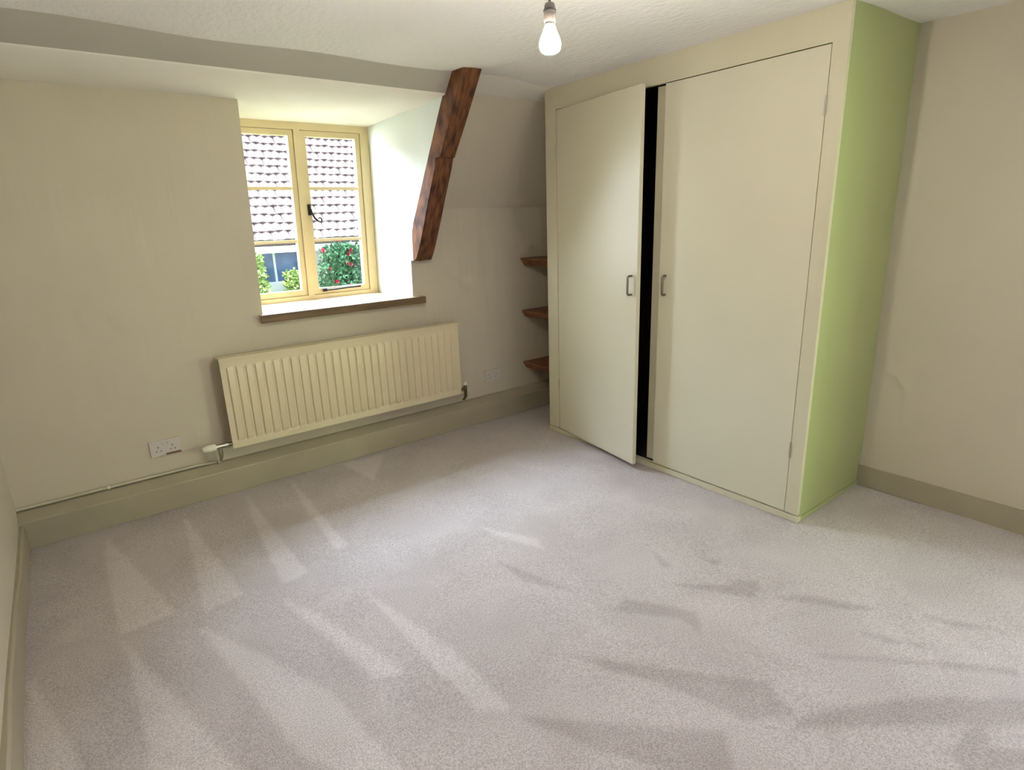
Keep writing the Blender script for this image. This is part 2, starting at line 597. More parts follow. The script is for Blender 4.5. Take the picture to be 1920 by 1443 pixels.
bm = nb()
rows = []
for y, z in ((YB, 0.965), (YB, 1.58), (3.215, 2.235), (2.985, 2.285), (2.97, 2.50)):
    ring = []
    for yy, xx in ((y, None), (YO, None), (YO, XR + 0.12), (y, XR + 0.12)):
        # the dormer cheek leans and splays slightly
        x = xx if xx else lean(1.95, min(z, 2.2)) - max(0.0, yy - YB) * 0.075
        ring.append(bm.verts.new((x, yy, z)))
    rows.append(ring)
for r1, r2 in zip(rows, rows[1:]):
    for k in range(4):
        bm.faces.new((r1[k], r1[(k + 1) % 4], r2[(k + 1) % 4], r2[k]))
bm.faces.new(rows[0])
bm.faces.new(rows[-1])
wr = obj('wall_back_right', bm, M['wall'])
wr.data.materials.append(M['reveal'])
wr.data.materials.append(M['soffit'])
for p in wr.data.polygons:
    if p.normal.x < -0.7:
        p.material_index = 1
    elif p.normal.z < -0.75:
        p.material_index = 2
tag(wr, 'cream wall right of the dormer sloping inward under the roof', kind='structure')

bm = nb()
box(bm, XL - 0.12, XL, YF - 0.12, YB + 0.1, 0.0, 2.5)
tag(obj('wall_left', bm, M['wall']), 'cream wall close by at the left edge', kind='structure')

WY0, WY1, WZ0, WZ1, XO = -1.25, 0.10, 0.42, 1.78, 3.68     # side window opening
bm = nb()
box(bm, XR, XO, WY1, YB + 0.1, 0.0, 2.5)
box(bm, XR, XO, YF - 0.12, WY0, 0.0, 2.5)
box(bm, XR, XO, WY0, WY1, 0.0, WZ0)
box(bm, XR, XO, WY0, WY1, WZ1, 2.5)
tag(obj('wall_right', bm, M['wall']), 'plain cream wall to the right of the wardrobe', kind='structure')
bm = nb()
RX_0, RX_1, RZ_0, RZ_1 = 1.25, 2.55, 0.95, 2.05          # window opening added behind the viewer for the rear fill lamp
box(bm, XL - 0.12, RX_0, YF - 0.22, YF, 0.0, 2.5)
box(bm, RX_1, XO, YF - 0.22, YF, 0.0, 2.5)
box(bm, RX_0, RX_1, YF - 0.22, YF, 0.0, RZ_0)
box(bm, RX_0, RX_1, YF - 0.22, YF, RZ_1, 2.5)
tag(obj('wall_front', bm, M['wall']), 'cream wall behind the viewer', kind='structure')
bm = nb()
box(bm, XL - 0.3, XO + 0.1, YF - 0.3, 3.1, 2.46, 2.56)
box(bm, XL - 0.3, XO + 0.1, 3.1, YO + 0.15, 2.40, 2.56)
tag(obj('roof_deck', bm, M['render']), 'boarded roof deck above the ceiling', kind='structure')

# side window frame (beside the viewer, outside the picture)
w2 = empty('window_2', (XO - 0.06, (WY0 + WY1) / 2, WZ0), 'cream casement window in the deep right-hand wall', kind='structure')
bm = nb()
for y0, y1, z0, z1 in ((WY0, WY0 + .05, WZ0, WZ1), (WY1 - .05, WY1, WZ0, WZ1), (WY0 + .05, WY1 - .05, WZ0, WZ0 + .05),
                       (WY0 + .05, WY1 - .05, WZ1 - .05, WZ1), (-0.60, -0.55, WZ0 + .05, WZ1 - .05)):
    box(bm, XO - 0.08, XO - 0.02, y0, y1, z0, z1)
obj('window_frame', bm, M['frame'], w2)
for y0, y1 in ((WY0 + .05, -0.60), (-0.55, WY1 - .05)):
    bm = nb()
    box(bm, XO - 0.052, XO - 0.048, y0, y1, WZ0 + .05, WZ1 - .05)
    obj('glass_pane', bm, M['glass'], w2)

w3 = empty('fill_window', ((RX_0 + RX_1) / 2, YF - 0.15, RZ_0), 'cream casement window added behind the viewer for fill light', kind='structure')
bm = nb()
for x0, x1, z0, z1 in ((RX_0, RX_0 + .05, RZ_0, RZ_1), (RX_1 - .05, RX_1, RZ_0, RZ_1), (RX_0 + .05, RX_1 - .05, RZ_0, RZ_0 + .05),
                       (RX_0 + .05, RX_1 - .05, RZ_1 - .05, RZ_1), (1.88, 1.92, RZ_0 + .05, RZ_1 - .05)):
    box(bm, x0, x1, YF - 0.19, YF - 0.13, z0, z1)
obj('window_frame', bm, M['frame'], w3)
for x0, x1 in ((RX_0 + .05, 1.88), (1.92, RX_1 - .05)):
    bm = nb()
    box(bm, x0, x1, YF - 0.162, YF - 0.158, RZ_0 + .05, RZ_1 - .05)
    obj('glass_pane', bm, M['glass'], w3)

# ------------------------------------------------------------------ skirtings
bm = nb()
prism_x(bm, [(3.54, 0.0), (3.54, 0.136), (3.545, 0.143), (3.60, 0.178), (YB, 0.182), (YB, 0.0)], XL, XR)
tag(obj('baseboard_back', bm, M['skirting']), 'stone painted deep skirting under the radiator', kind='structure')
bm = nb()
box(bm, XR - 0.02, XR, WY0 - 0.5, 1.235, 0.0, 0.113)
tag(obj('baseboard_right', bm, M['skirting'], bevel=0.004), 'stone painted skirting along the right wall', kind='structure')
bm = nb()
prev = None
rows = []
for i in range(41):
    y = YF + (3.54 - YF) * i / 40
    w = 0.003 * math.sin(y * 4.3) + 0.002 * math.sin(y * 11)
    h = 0.135 + 0.01 * math.sin(y * 3.1 + 1)
    rows.append([bm.verts.new(v) for v in ((XL + 0.018 + w, y, 0), (XL + 0.018 + w, y, h - 0.008), (XL + 0.010 + w, y, h), (XL, y, h), (XL, y, 0))])
for a_, b_ in zip(rows, rows[1:]):
    for k in range(5):
        bm.faces.new((a_[k], a_[(k + 1) % 5], b_[(k + 1) % 5], b_[k]))
bm.faces.new(rows[0])
bm.faces.new(rows[-1][::-1])
tag(obj('baseboard_left', bm, M['skirting']), 'painted skirting along the left wall', kind='structure')

# ------------------------------------------------------------------ dormer window
WX0, WX1, WB, WT = 0.93, 1.912, 1.005, 2.15
win = empty('window_1', (1.42, YW, WB), 'two-light cream casement window in the dormer', kind='structure')


def leanbox(bm, x0, x1, y0, y1, z0, z1):
    for v in box(bm, x0, x1, y0, y1, z0, z1):
        v.co.x = lean(v.co.x, v.co.z)


MU0, MU1 = 1.395, 1.437
bm = nb()
leanbox(bm, WX0, 0.985, YW, YW + 0.075, WB, WT)
leanbox(bm, 1.852, WX1, YW, YW + 0.075, WB, WT)
leanbox(bm, 0.985, 1.852, YW, YW + 0.075, WT - 0.052, WT)
leanbox(bm, 0.985, 1.852, YW, YW + 0.075, WB, WB + 0.030)
leanbox(bm, MU0, MU1, YW, YW + 0.075, WB + 0.030, WT - 0.052)
obj('window_frame', bm, M['frame'], win, bevel=0.004)


def casement(x0, x1):
    z0, z1 = WB + 0.030, WT - 0.052
    sw = 0.036
    y0, y1 = YW + 0.012, YW + 0.055
    bm = nb()
    leanbox(bm, x0 + .003, x0 + sw, y0, y1, z0 + .002, z1 - .002)
    leanbox(bm, x1 - sw, x1 - .003, y0, y1, z0 + .002, z1 - .002)
    leanbox(bm, x0 + sw, x1 - sw, y0, y1, z1 - 0.036, z1 - .002)
    leanbox(bm, x0 + sw, x1 - sw, y0, y1, z0 + .002, z0 + 0.040)
    sash = obj('casement', bm, M['frame'], win, bevel=0.005)
    gz0, gz1 = z0 + 0.040, z1 - 0.036
    bars = [1.40, 1.738]
    for zb in bars:
        bm = nb()
        leanbox(bm, x0 + sw, x1 - sw, y0 + 0.010, y1 - 0.008, zb - 0.009, zb + 0.009)
        obj('glazing_bar', bm, M['frame'], sash, bevel=0.003)
    edges = [gz0, bars[0] - .009, bars[0] + .009, bars[1] - .009, bars[1] + .009, gz1]
    for k in range(3):
        bm = nb()
        leanbox(bm, x0 + sw, x1 - sw, y0 + 0.020, y0 + 0.023, edges[2 * k], edges[2 * k + 1])
        obj('glass_pane', bm, M['glass'], sash)
    return sash


left_sash = casement(0.985, MU0)
right_sash = casement(MU1, 1.852)
# monkey tail fastener on the right casement
bm = nb()
hx = lean(1.456, 1.58)
box(bm, hx - 0.008, hx + 0.008, YW - 0.004, YW + 0.014, 1.565, 1.635)
tube(bm, [(hx, YW - 0.004, 1.60), (hx, YW - 0.022, 1.60)], 0.006, 8)
tail = [(hx, YW - 0.022, 1.605), (hx + 0.006, YW - 0.024, 1.575), (hx + 0.020, YW - 0.026, 1.545), (hx + 0.036, YW - 0.027, 1.530)]
tail += [Vector((hx + 0.052, YW - 0.027, 1.535)) + Vector((0.013 * math.cos(t), 0, 0.013 * math.sin(t))) for t in np.linspace(-2.2, 2.4, 10)]
tube(bm, tail, [0.006] * 4 + [0.0045] * 10, 8)
tag(obj('window_fastener', bm, M['iron'], right_sash, smooth=True), 'black curled window fastener')
# casement stay along the bottom rail
bm = nb()
tube(bm, [(1.48, YW - 0.004, 1.062), (1.56, YW - 0.008, 1.062), (1.66, YW - 0.008, 1.066), (1.76, YW - 0.008, 1.066)], 0.006, 8)
box(bm, 1.485, 1.51, YW - 0.008, YW + 0.013, 1.052, 1.072)
tag(obj('casement_stay', bm, M['iron'], right_sash, smooth=True), 'black iron casement stay')
# oak window board
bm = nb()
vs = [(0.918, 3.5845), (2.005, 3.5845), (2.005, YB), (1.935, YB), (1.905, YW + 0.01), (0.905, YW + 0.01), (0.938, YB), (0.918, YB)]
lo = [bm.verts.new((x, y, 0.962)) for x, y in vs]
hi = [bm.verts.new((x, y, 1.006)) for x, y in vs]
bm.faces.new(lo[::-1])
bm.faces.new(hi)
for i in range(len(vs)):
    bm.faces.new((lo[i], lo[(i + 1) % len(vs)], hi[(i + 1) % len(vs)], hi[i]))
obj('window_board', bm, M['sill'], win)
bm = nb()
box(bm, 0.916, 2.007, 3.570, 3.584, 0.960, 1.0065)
tag(obj('shaded_edge', bm, M['shaded_edge'], win, bevel=0.003), 'oak front edge of the window board with shade in its colour')

# ------------------------------------------------------------------ oak beam (principal rafter) beside the dormer
fr_left = [(2.845, 2.30), (3.0, 2.065), (3.145, 1.872), (3.150, 1.862), (3.204, 1.860), (3.219, 1.80), (3.30, 1.655), (3.388, 1.483),
           (3.47, 1.345), (3.528, 1.262), (3.552, 1.248)]
fr_right = [(2.845, 2.30), (3.02, 2.07), (3.183, 1.867), (3.186, 1.862), (3.203, 1.860), (3.222, 1.80), (3.302, 1.655), (3.398, 1.483),
            (3.472, 1.345), (3.505, 1.29), (3.545, 1.248)]
bk_left = [(2.99, 2.29), (3.085, 2.18), (3.195, 2.013), (3.3135, 1.833), (3.461, 1.606), (3.564, 1.452), (3.572, 1.315), (3.575, 1.25)]
bk_slope = [(3.0, 2.30), (3.215, 2.232), (3.6195, 1.575), (3.6195, 1.248)]    # on the sloping wall


def resample(pl, n):
    seg = [math.hypot(b_[0] - a_[0], b_[1] - a_[1]) for a_, b_ in zip(pl, pl[1:])]
    out = []
    for i in range(n):
        d = sum(seg) * i / (n - 1)
        for (a_, b_), L_ in zip(zip(pl, pl[1:]), seg):
            if d <= L_ + 1e-9:
                out.append((a_[0] + (b_[0] - a_[0]) * d / L_, a_[1] + (b_[1] - a_[1]) * d / L_))
                break
            d -= L_
    return out


NP = len(fr_left)
bm = nb()
cols = []
N_ = 6
BX0, BX1 = 1.934, 2.058
for i in range(N_):
    t = i / (N_ - 1)
    x = BX0 + (BX1 - BX0) * t
    back = resample(bk_left if i == 0 else bk_slope, NP)
    fr_ring = []
    for j, ((ya_, za_), (yb_, zb_)) in enumerate(zip(fr_left, fr_right)):
        y, z = ya_ + (yb_ - ya_) * t, za_ + (zb_ - za_) * t
        rr = 0.006 * math.sin(j * 2.1 + i * 1.7) * 0.5 + (0.008 if i in (0, N_ - 1) else 0)
        if j in (2, 3, 4):
            rr *= 0.3
        fr_ring.append(bm.verts.new((x, y + rr * 0.85, z + rr * 0.5)))
    cols.append((fr_ring, [bm.verts.new((x, y, z)) for y, z in back]))
for (f1, k1), (f2, k2) in zip(cols, cols[1:]):
    for j in range(NP - 1):
        bm.faces.new((f1[j], f1[j + 1], f2[j + 1], f2[j]))
        bm.faces.new((k1[j], k2[j], k2[j + 1], k1[j + 1]))
    bm.faces.new((f1[0], f2[0], k2[0], k1[0]))
    bm.faces.new((f1[-1], k1[-1], k2[-1], f2[-1]))
for f1, k1 in (cols[0], cols[-1]):
    for j in range(NP - 1):
        bm.faces.new((f1[j], k1[j], k1[j + 1], f1[j + 1]))
# plaster edge of the dormer cheek between the beam and the sloping wall
bmc = nb()
pa, pb = resample(bk_left, 14), resample([(3.0, 2.30), (3.215, 2.235), (3.62, 1.58), (3.62, 1.25)], 14)
ca = [[bmc.verts.new((x, y, z)) for (y, z) in pl] for pl in (pa, pb) for x in (1.9345, 1.952)]
for j in range(13):
    bmc.faces.new((ca[0][j], ca[2][j], ca[2][j + 1], ca[0][j + 1]))
    bmc.faces.new((ca[0][j], ca[0][j + 1], ca[1][j + 1], ca[1][j]))
    bmc.faces.new((ca[1][j], ca[1][j + 1], ca[3][j + 1], ca[3][j]))
tag(obj('trim_1', bmc, M['reveal']), 'pale plaster edge between the oak beam and the dormer cheek', kind='structure')
tag(obj('oak_beam', bm, M['beam']), 'dark old oak rafter beam slanting down beside the dormer window', 'beam')

# ------------------------------------------------------------------ wardrobe
WX, WYA, WYB = 2.69, 1.235, 3.08        # front face, near end, far end
HY, MY = 2.975, 2.135                   # hinge line of the far door, right door's meeting edge
DZ0, DZ1 = 0.036, 2.142
NY = 1.302
wd = empty('wardrobe', (3.03, 2.15, 0.0), 'cream built-in double wardrobe with one door ajar', 'wardrobe')
bm = nb()
box(bm, WX, WX + 0.025, WYA, NY - 0.003, 0.036, 2.33)
obj('stile', bm, M['joinery'], wd)
bm = nb()
box(bm, WX, WX + 0.025, HY + 0.003, WYB, 0.036, 2.33)
obj('stile', bm, M['joinery'], wd)
bm = nb()
box(bm, WX + 0.040, WX + 0.062, MY - 0.03, 2.212, 0.036, DZ1)
obj('centre_stile', bm, M['joinery'], wd)
bm = nb()
box(bm, WX, WX + 0.025, NY - 0.003, HY + 0.003, DZ1 + 0.004, 2.33)
obj('top_rail', bm, M['joinery'], wd)
bm = nb()
box(bm, WX - 0.006, WX + 0.03, WYA - 0.006, WYB, 0.0, 0.030)
obj('plinth', bm, M['joinery'], wd, bevel=0.003)
bm = nb()
box(bm, WX + 0.03, XR, WYA - 0.006, WYA + 0.012, 0.0, 0.022)
obj('plinth', bm, M['side'], wd, bevel=0.003)
bm = nb()
box(bm, WX + 0.0255, XR, WYA, WYA + 0.018, 0.0225, 2.33)
obj('side_panel', bm, M['side'], wd)
bm = nb()
box(bm, WX + 0.026, XR, WYB - 0.018, WYB, 0.0, 2.33)
obj('side_panel', bm, M['joinery'], wd)
bm = nb()
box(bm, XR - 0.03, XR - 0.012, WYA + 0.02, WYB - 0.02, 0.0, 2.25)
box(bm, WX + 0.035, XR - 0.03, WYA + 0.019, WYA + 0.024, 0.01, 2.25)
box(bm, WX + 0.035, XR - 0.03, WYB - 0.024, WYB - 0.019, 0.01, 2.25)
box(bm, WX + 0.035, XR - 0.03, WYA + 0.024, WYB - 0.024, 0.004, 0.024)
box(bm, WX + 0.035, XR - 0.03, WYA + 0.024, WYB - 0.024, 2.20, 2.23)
tag(obj('lining', bm, M['inside'], wd), 'near-black panels standing in for shade inside the wardrobe')


def d_handle(parent, m4, z0, z1):
    """D-shaped pull standing off the door; door local: y along width, -x outward"""
    bm = nb()
    o = 0.030
    r = 0.012
    pts = [Vector((0.0, 0, z0))]
    pts += arc_pts((-o + r, 0, z0 + r), r, -math.pi / 2, -math.pi, 5, (1, 0, 0), (0, 0, 1))
    pts += arc_pts((-o + r, 0, z1 - r), r, math.pi, math.pi / 2, 5, (1, 0, 0), (0, 0, 1))
    pts += [Vector((0.0, 0, z1))]
    tube(bm, pts, 0.0060, 10)
    bmesh.ops.transform(bm, matrix=m4, verts=bm.verts[:])
    return tag(obj('handle', bm, M['handle'], parent, smooth=True), 'dull metal D-shaped pull handle')


def door(y_hinge, width, sign, angle, hinge_z, label):
    """sign -1: leaf runs toward smaller y from the hinge"""
    rot = Matrix.Translation((WX + 0.001, y_hinge, 0)) @ Matrix.Rotation(angle, 4, 'Z')
    bm = nb()
    ya, yb = (0, sign * width)
    box(bm, 0, 0.026, min(ya, yb), max(ya, yb), DZ0, DZ1)
    bmesh.ops.transform(bm, matrix=rot, verts=bm.verts[:])
    d = obj('door', bm, M['door'], wd, bevel=0.0015, segs=1)
    tag(d, label)
    d_handle(d, rot @ Matrix.Translation((0, sign * (width - 0.045), 0)), 1.062, 1.167)
    for hz in hinge_z:
        bm = nb()
        tube(bm, [(-0.003, -sign * 0.001, hz - 0.038), (-0.003, -sign * 0.001, hz + 0.038)], 0.0045, 8)
        bmesh.ops.transform(bm, matrix=rot, verts=bm.verts[:])
        obj('hinge', bm, M['chrome'], d, smooth=True)
    return d


door(HY, 0.793, -1, -math.radians(8.6), (0.36, 1.90), 'cream flush door standing slightly ajar')
door(NY, MY - NY - 0.002, 1, 0.0, (0.366, 1.912), 'cream flush door, closed')

# ------------------------------------------------------------------ alcove shelves
for z, lab in ((1.205, 'top reddish oak shelf in the alcove beside the wardrobe'),
               (0.802, 'middle reddish oak shelf in the alcove beside the wardrobe'),
               (0.386, 'lowest reddish oak shelf in the alcove, just above the skirting')):
    bm = nb()
    ring = [(2.885, z), (2.885, z - 0.012), (2.918, z - 0.055), (XR - 0.001, z - 0.055), (XR - 0.001, z)]
    a_ = [bm.verts.new((x, WYB + 0.001, zz)) for x, zz in ring]
    b_ = [bm.verts.new((x, YB - 0.001, zz)) for x, zz in ring]
    for k in range(5):
        bm.faces.new((a_[k], a_[(k + 1) % 5], b_[(k + 1) % 5], b_[k]))
    bm.faces.new(a_)
    bm.faces.new(b_[::-1])
    tag(obj('alcove_shelf', bm, M['shelf'], bevel=0.002), lab, 'shelf', 'oak shelves in the alcove')

# ------------------------------------------------------------------ radiator
RX0, RX1, RZ0, RZ1, RY = 0.641, 2.208, 0.278, 0.797, 3.495
rad = empty('radiator', (1.42, 3.53, RZ0), 'cream ribbed panel radiator on the wall below the window', 'radiator')
bm = nb()
PITCH_R = 0.0505
nrib = 30
x_first = (RX0 + RX1) / 2 - nrib * PITCH_R / 2
zt, zb = RZ1 - 0.038, RZ0 + 0.034


def panel_y(x, z):
    """depth of the pressed front sheet"""
    u = (x - x_first) / PITCH_R
    if u < 0 or u > nrib:
        return RY + 0.010
    f = abs((u % 1.0) - 0.5) * 2          # 0 at crest, 1 at groove
    s = 1.0 if f < 0.62 else max(0.0, 1 - (f - 0.62) / 0.24)
    e = min(1.0, max(0.0, min((zt - z) / 0.022, (z - zb) / 0.022)))
    return RY + 0.010 - 0.010 * e * s - (0.0 if e > 0 else 0.004)


xs_ = [RX0]
for i in range(nrib):
    x = x_first + i * PITCH_R
    xs_ += [x + PITCH_R * t for t in (0.0, 0.07, 0.19, 0.5, 0.81, 0.93)]
xs_ += [x_first + nrib * PITCH_R, RX1]
zs_ = [RZ0, zb - 0.006, zb, zb + 0.008, zb + 0.016, zb + 0.024, zt - 0.024, zt - 0.016, zt - 0.008, zt, zt + 0.006, RZ1]
V = [[bm.verts.new((x, panel_y(x, z), z)) for z in zs_] for x in xs_]
for i in range(len(xs_) - 1):
    for j in range(len(zs_) - 1):
        bm.faces.new((V[i][j], V[i + 1][j], V[i + 1][j + 1], V[i][j + 1]))
# back of the panel
nxl, nzl = len(xs_), len(zs_)
bb = [[bm.verts.new((x, RY + 0.022, z)) for z in (RZ0, RZ1)] for x in (RX0, RX1)]
bm.faces.new((bb[0][0], bb[0][1], bb[1][1], bb[1][0]))
bm.faces.new([V[i][-1] for i in range(nxl)] + [bb[1][1], bb[0][1]])
bm.faces.new([V[i][0] for i in range(nxl)] + [bb[1][0], bb[0][0]])
bm.faces.new([V[0][j] for j in range(nzl)] + [bb[0][1], bb[0][0]])
bm.faces.new([V[-1][j] for j in range(nzl)] + [bb[1][1], bb[1][0]])
obj('front_panel', bm, M['radiator'], rad, smooth=True)
bm = nb()
box(bm, RX0 + 0.01, RX1 - 0.01, RY + 0.0225, RY + 0.075, RZ0 + 0.07, RZ1 - 0.012)
obj('rear_panel', bm, M['radiator'], rad)
bm = nb()
box(bm, RX0 - 0.002, RX1 + 0.002, RY - 0.004, RY + 0.078, RZ1 + 0.0005, RZ1 + 0.010)
obj('top_trim', bm, M['radiator'], rad, bevel=0.003)
for x in (RX0 + 0.2, RX1 - 0.2):
    bm = nb()
    box(bm, x - 0.02, x + 0.02, RY + 0.0755, YB - 0.0005, RZ0 + 0.09, RZ1 - 0.06)
    obj('bracket', bm, M['radiator'], rad)
# end plugs
for x in (RX0, RX1):
    bm = nb()
    s = -1 if x < 1 else 1
    tube(bm, [(x - s * 0.02, RY + 0.03, RZ0 + 0.025), (x + s * 0.022, RY + 0.03, RZ0 + 0.025)], 0.012, 12)
    obj('plug', bm, M['brass'], rad, smooth=True)
# thermostatic valve at the left
zc_ = RZ0 + 0.025
yc_ = RY + 0.03
tv = nb()
tube(tv, [(RX0 - 0.022, yc_, zc_), (RX0 - 0.060, yc_, zc_), (RX0 - 0.085, yc_, zc_)], [0.016, 0.013, 0.019], 12)
tube(tv, [(RX0 - 0.066, yc_, zc_), (RX0 - 0.066, yc_, zc_ - 0.045), (RX0 - 0.066, yc_ + 0.01, zc_ - 0.075), (RX0 - 0.066, yc_ + 0.035, zc_ - 0.092)],
     [0.012, 0.013, 0.008, 0.008], 12)
vb = obj('valve', tv, M['chrome'], rad, smooth=True)
bm = nb()
tube(bm, [(RX0 - 0.085, yc_, zc_), (RX0 - 0.092, yc_, zc_), (RX0 - 0.125, yc_, zc_), (RX0 - 0.150, yc_, zc_), (RX0 - 0.158, yc_, zc_)],
     [0.018, 0.022, 0.022, 0.018, 0.012], 16)
tag(obj('valve_head', bm, M['valve_plastic'], vb, smooth=True), 'white plastic thermostatic valve head')
# lockshield valve at the right
bm = nb()
xr_ = RX1 + 0.022
tube(bm, [(xr_, yc_, zc_), (xr_ + 0.03, yc_, zc_)], [0.012, 0.012], 12)
tube(bm, [(xr_ + 0.026, yc_, zc_ + 0.03), (xr_ + 0.026, yc_, zc_ - 0.05), (xr_ + 0.026, yc_ + 0.012, zc_ - 0.075), (xr_ + 0.026, yc_ + 0.035, zc_ - 0.09)],
     [0.013, 0.013, 0.008, 0.008], 12)
lv = obj('valve', bm, M['brass'], rad, smooth=True)
bm = nb()
tube(bm, [(xr_ + 0.026, yc_, zc_ + 0.030), (xr_ + 0.026, yc_, zc_ + 0.055), (xr_ + 0.026, yc_, zc_ + 0.060)], [0.015, 0.013, 0.008], 12)
obj('valve_cap', bm, M['valve_plastic'], lv, smooth=True)

# heating pipe along the ledge of the skirting
pz, py_ = 0.193, 3.604
bm = nb()
tube(bm, [(XL + 0.001, py_, pz), (0.1, py_, pz + 0.001), (0.45, py_, pz + 0.001), (RX0 - 0.10, py_ - 0.008, pz - 0.002), (RX0 - 0.075, py_ - 0.03, pz + 0.002)], 0.0075, 10)
pipe = obj('heating_pipe', bm, M['pipe_paint'], smooth=True)
tag(pipe, 'thin painted heating pipe running along the skirting ledge', 'pipe')
for x in (-0.05, 0.028):
    if x < 0:
        continue
    bm = nb()
    tube(bm, [(x - 0.006, py_, pz), (x + 0.006, py_, pz)], 0.0105, 10)
    box(bm, x - 0.006, x + 0.006, py_, YB, pz - 0.008, pz + 0.008)
    tag(obj('pipe_clip', bm, M['white_plastic'], pipe), 'white pipe clip')


# ------------------------------------------------------------------ double sockets
def socket(x0, z0, w, h, label):
    s = empty('wall_socket', (x0 + w / 2, YB, z0), label, 'socket', 'white double wall sockets')
    bm = nb()
    box(bm, x0, x0 + w, YB - 0.010, YB, z0, z0 + h)
    obj('face_plate', bm, M['socket'], s, bevel=0.003)
    for k in (0, 1):
        cx = x0 + w * (0.27 + 0.46 * k)
        for dx, dz, sw, sh in ((0, 0.012, 0.004, 0.009), (-0.011, -0.010, 0.007, 0.004), (0.011, -0.010, 0.007, 0.004)):
            bm = nb()
            zz = z0 + h * 0.44 + dz
            box(bm, cx + dx - sw / 2, cx + dx + sw / 2, YB - 0.0106, YB - 0.0098, zz - sh / 2, zz + sh / 2)
            obj('pin_slot', bm, M['slot'], s)
        bm = nb()
        sx = x0 + w * (0.42 + 0.16 * k)
        prof = [(YB - 0.0095, z0 + h * 0.66), (YB - 0.0125, z0 + h * 0.68), (YB - 0.0145, z0 + h * 0.84), (YB - 0.0095, z0 + h * 0.85)]
        prism_x(bm, prof, sx - 0.006, sx + 0.006)
        r = obj('rocker', bm, M['socket'], s)
        bm = nb()
        box(bm, sx - 0.004, sx + 0.004, YB - 0.0142, YB - 0.0132, z0 + h * 0.785, z0 + h * 0.815)
        obj('marker', bm, M['neon'], r)
    return s


sk = socket(0.245, 0.298, 0.150, 0.088, 'white double wall socket near the left end of the radiator')
bm = nb()
box(bm, 0.318, 0.393, YB - 0.0115, YB - 0.0098, 0.298, 0.309)
tag(obj('marker_strip', bm, M['neon'], sk), 'dark red mark along the lower edge')
socket(2.495, 0.288, 0.150, 0.088, 'white double wall socket between the radiator and the alcove shelves')

# ------------------------------------------------------------------ pendant bulb
BXc, BYc = 1.2, 1.348
pen = empty('pendant_bulb', (BXc, BYc, 2.28), 'bare glowing bulb on a pendant holder hanging from the ceiling', 'light')
bm = nb()
zcl = ZC + 0.010 * math.sin(BXc * 3.1 + 0.6) * math.cos(BYc * 1.7) + 0.006 * math.sin(BXc * 6.3 + BYc * 2.2)
lathe(bm, [(0.030, zcl + 0.01), (0.038, zcl - 0.006), (0.034, zcl - 0.018), (0.012, zcl - 0.026), (0.006, zcl - 0.030)], BXc, BYc)
obj('ceiling_rose', bm, M['white_plastic'], pen, smooth=True)
bm = nb()
tube(bm, [(BXc, BYc, zcl - 0.028), (BXc, BYc, 2.048)], 0.0034, 8)
obj('cord', bm, M['holder'], pen, smooth=True)
bm = nb()
lathe(bm, [(0.004, 2.056), (0.012, 2.053), (0.0145, 2.046), (0.0155, 2.035)], BXc, BYc)
lathe(bm, [(0.0155, 2.035), (0.0165, 2.012), (0.0150, 2.008)], BXc, BYc)
hold = obj('lamp_holder', bm, M['holder'], pen, smooth=True)
bm = nb()
lathe(bm, [(0.0158, 2.0385), (0.0172, 2.0375), (0.0176, 2.0335), (0.0160, 2.031)], BXc, BYc)
tag(obj('collar', bm, mat('grey collar', (0.02, 0.018, 0.016), rough=0.5), hold, smooth=True), 'dark grey collar ring')
bm = nb()
lathe(bm, [(0.0130, 2.012), (0.0132, 2.004), (0.0125, 2.001)], BXc, BYc)
obj('bulb_cap', bm, M['chrome'], pen, smooth=True)
bm = nb()
prof = [(0.012, 2.003), (0.0150, 1.995), (0.0190, 1.984), (0.0240, 1.974), (0.0275, 1.965), (0.0295, 1.955), (0.0285, 1.945), (0.0245, 1.937), (0.017, 1.9325), (0.008, 1.9305), (0.001, 1.930)]
lathe(bm, prof, BXc, BYc)
tag(obj('bulb', bm, M['bulb'], pen, smooth=True), 'glowing frosted pear-shaped bulb')

# ------------------------------------------------------------------ outside: neighbour's cottage, roses, garden
GZ = -2.6
bm = nb()
box(bm, -40, 50, 4.31, 60, GZ - 0.2, GZ)
box(bm, XO + 0.01, 50, -40, 4.31, GZ - 0.2, GZ)
tag(obj('garden_lawn', bm, M['lawn']), 'green garden lawn below the windows', kind='structure')

HYF = 12.8                     # front wall of the neighbouring cottage
house = empty('cottage', (5.0, HYF + 2.5, GZ), 'white cottage with a clay tiled roof across the garden', 'building')
bm = nb()
HWX0, HWX1, HWZ0, HWZ1 = 2.55, 4.32, 0.34, 1.06
box(bm, -4, HWX0, HYF, HYF + 0.3, GZ, 1.25)
box(bm, HWX1, 14, HYF, HYF + 0.3, GZ, 1.25)
box(bm, HWX0, HWX1, HYF, HYF + 0.3, GZ, HWZ0)
box(bm, HWX0, HWX1, HYF, HYF + 0.3, HWZ1, 1.25)
obj('front_wall', bm, M['render'], house)
bm = nb()
box(bm, -4, -3.7, HYF + 0.3, HYF + 6, GZ, 1.25)
box(bm, 13.7, 14, HYF + 0.3, HYF + 6, GZ, 1.25)
box(bm, -4, 14, HYF + 6, HYF + 6.3, GZ, 1.25)
obj('rear_wall', bm, M['render'], house)
bm = nb()
fx = [HWX0, HWX0 + 0.06, 3.10, 3.16, 3.47, 3.53, 3.70, 3.745, 4.26, HWX1]
box(bm, HWX0, HWX0 + 0.06, HYF + 0.05, HYF + 0.12, HWZ0, HWZ1)
box(bm, HWX1 - 0.06, HWX1, HYF + 0.05, HYF + 0.12, HWZ0, HWZ1)
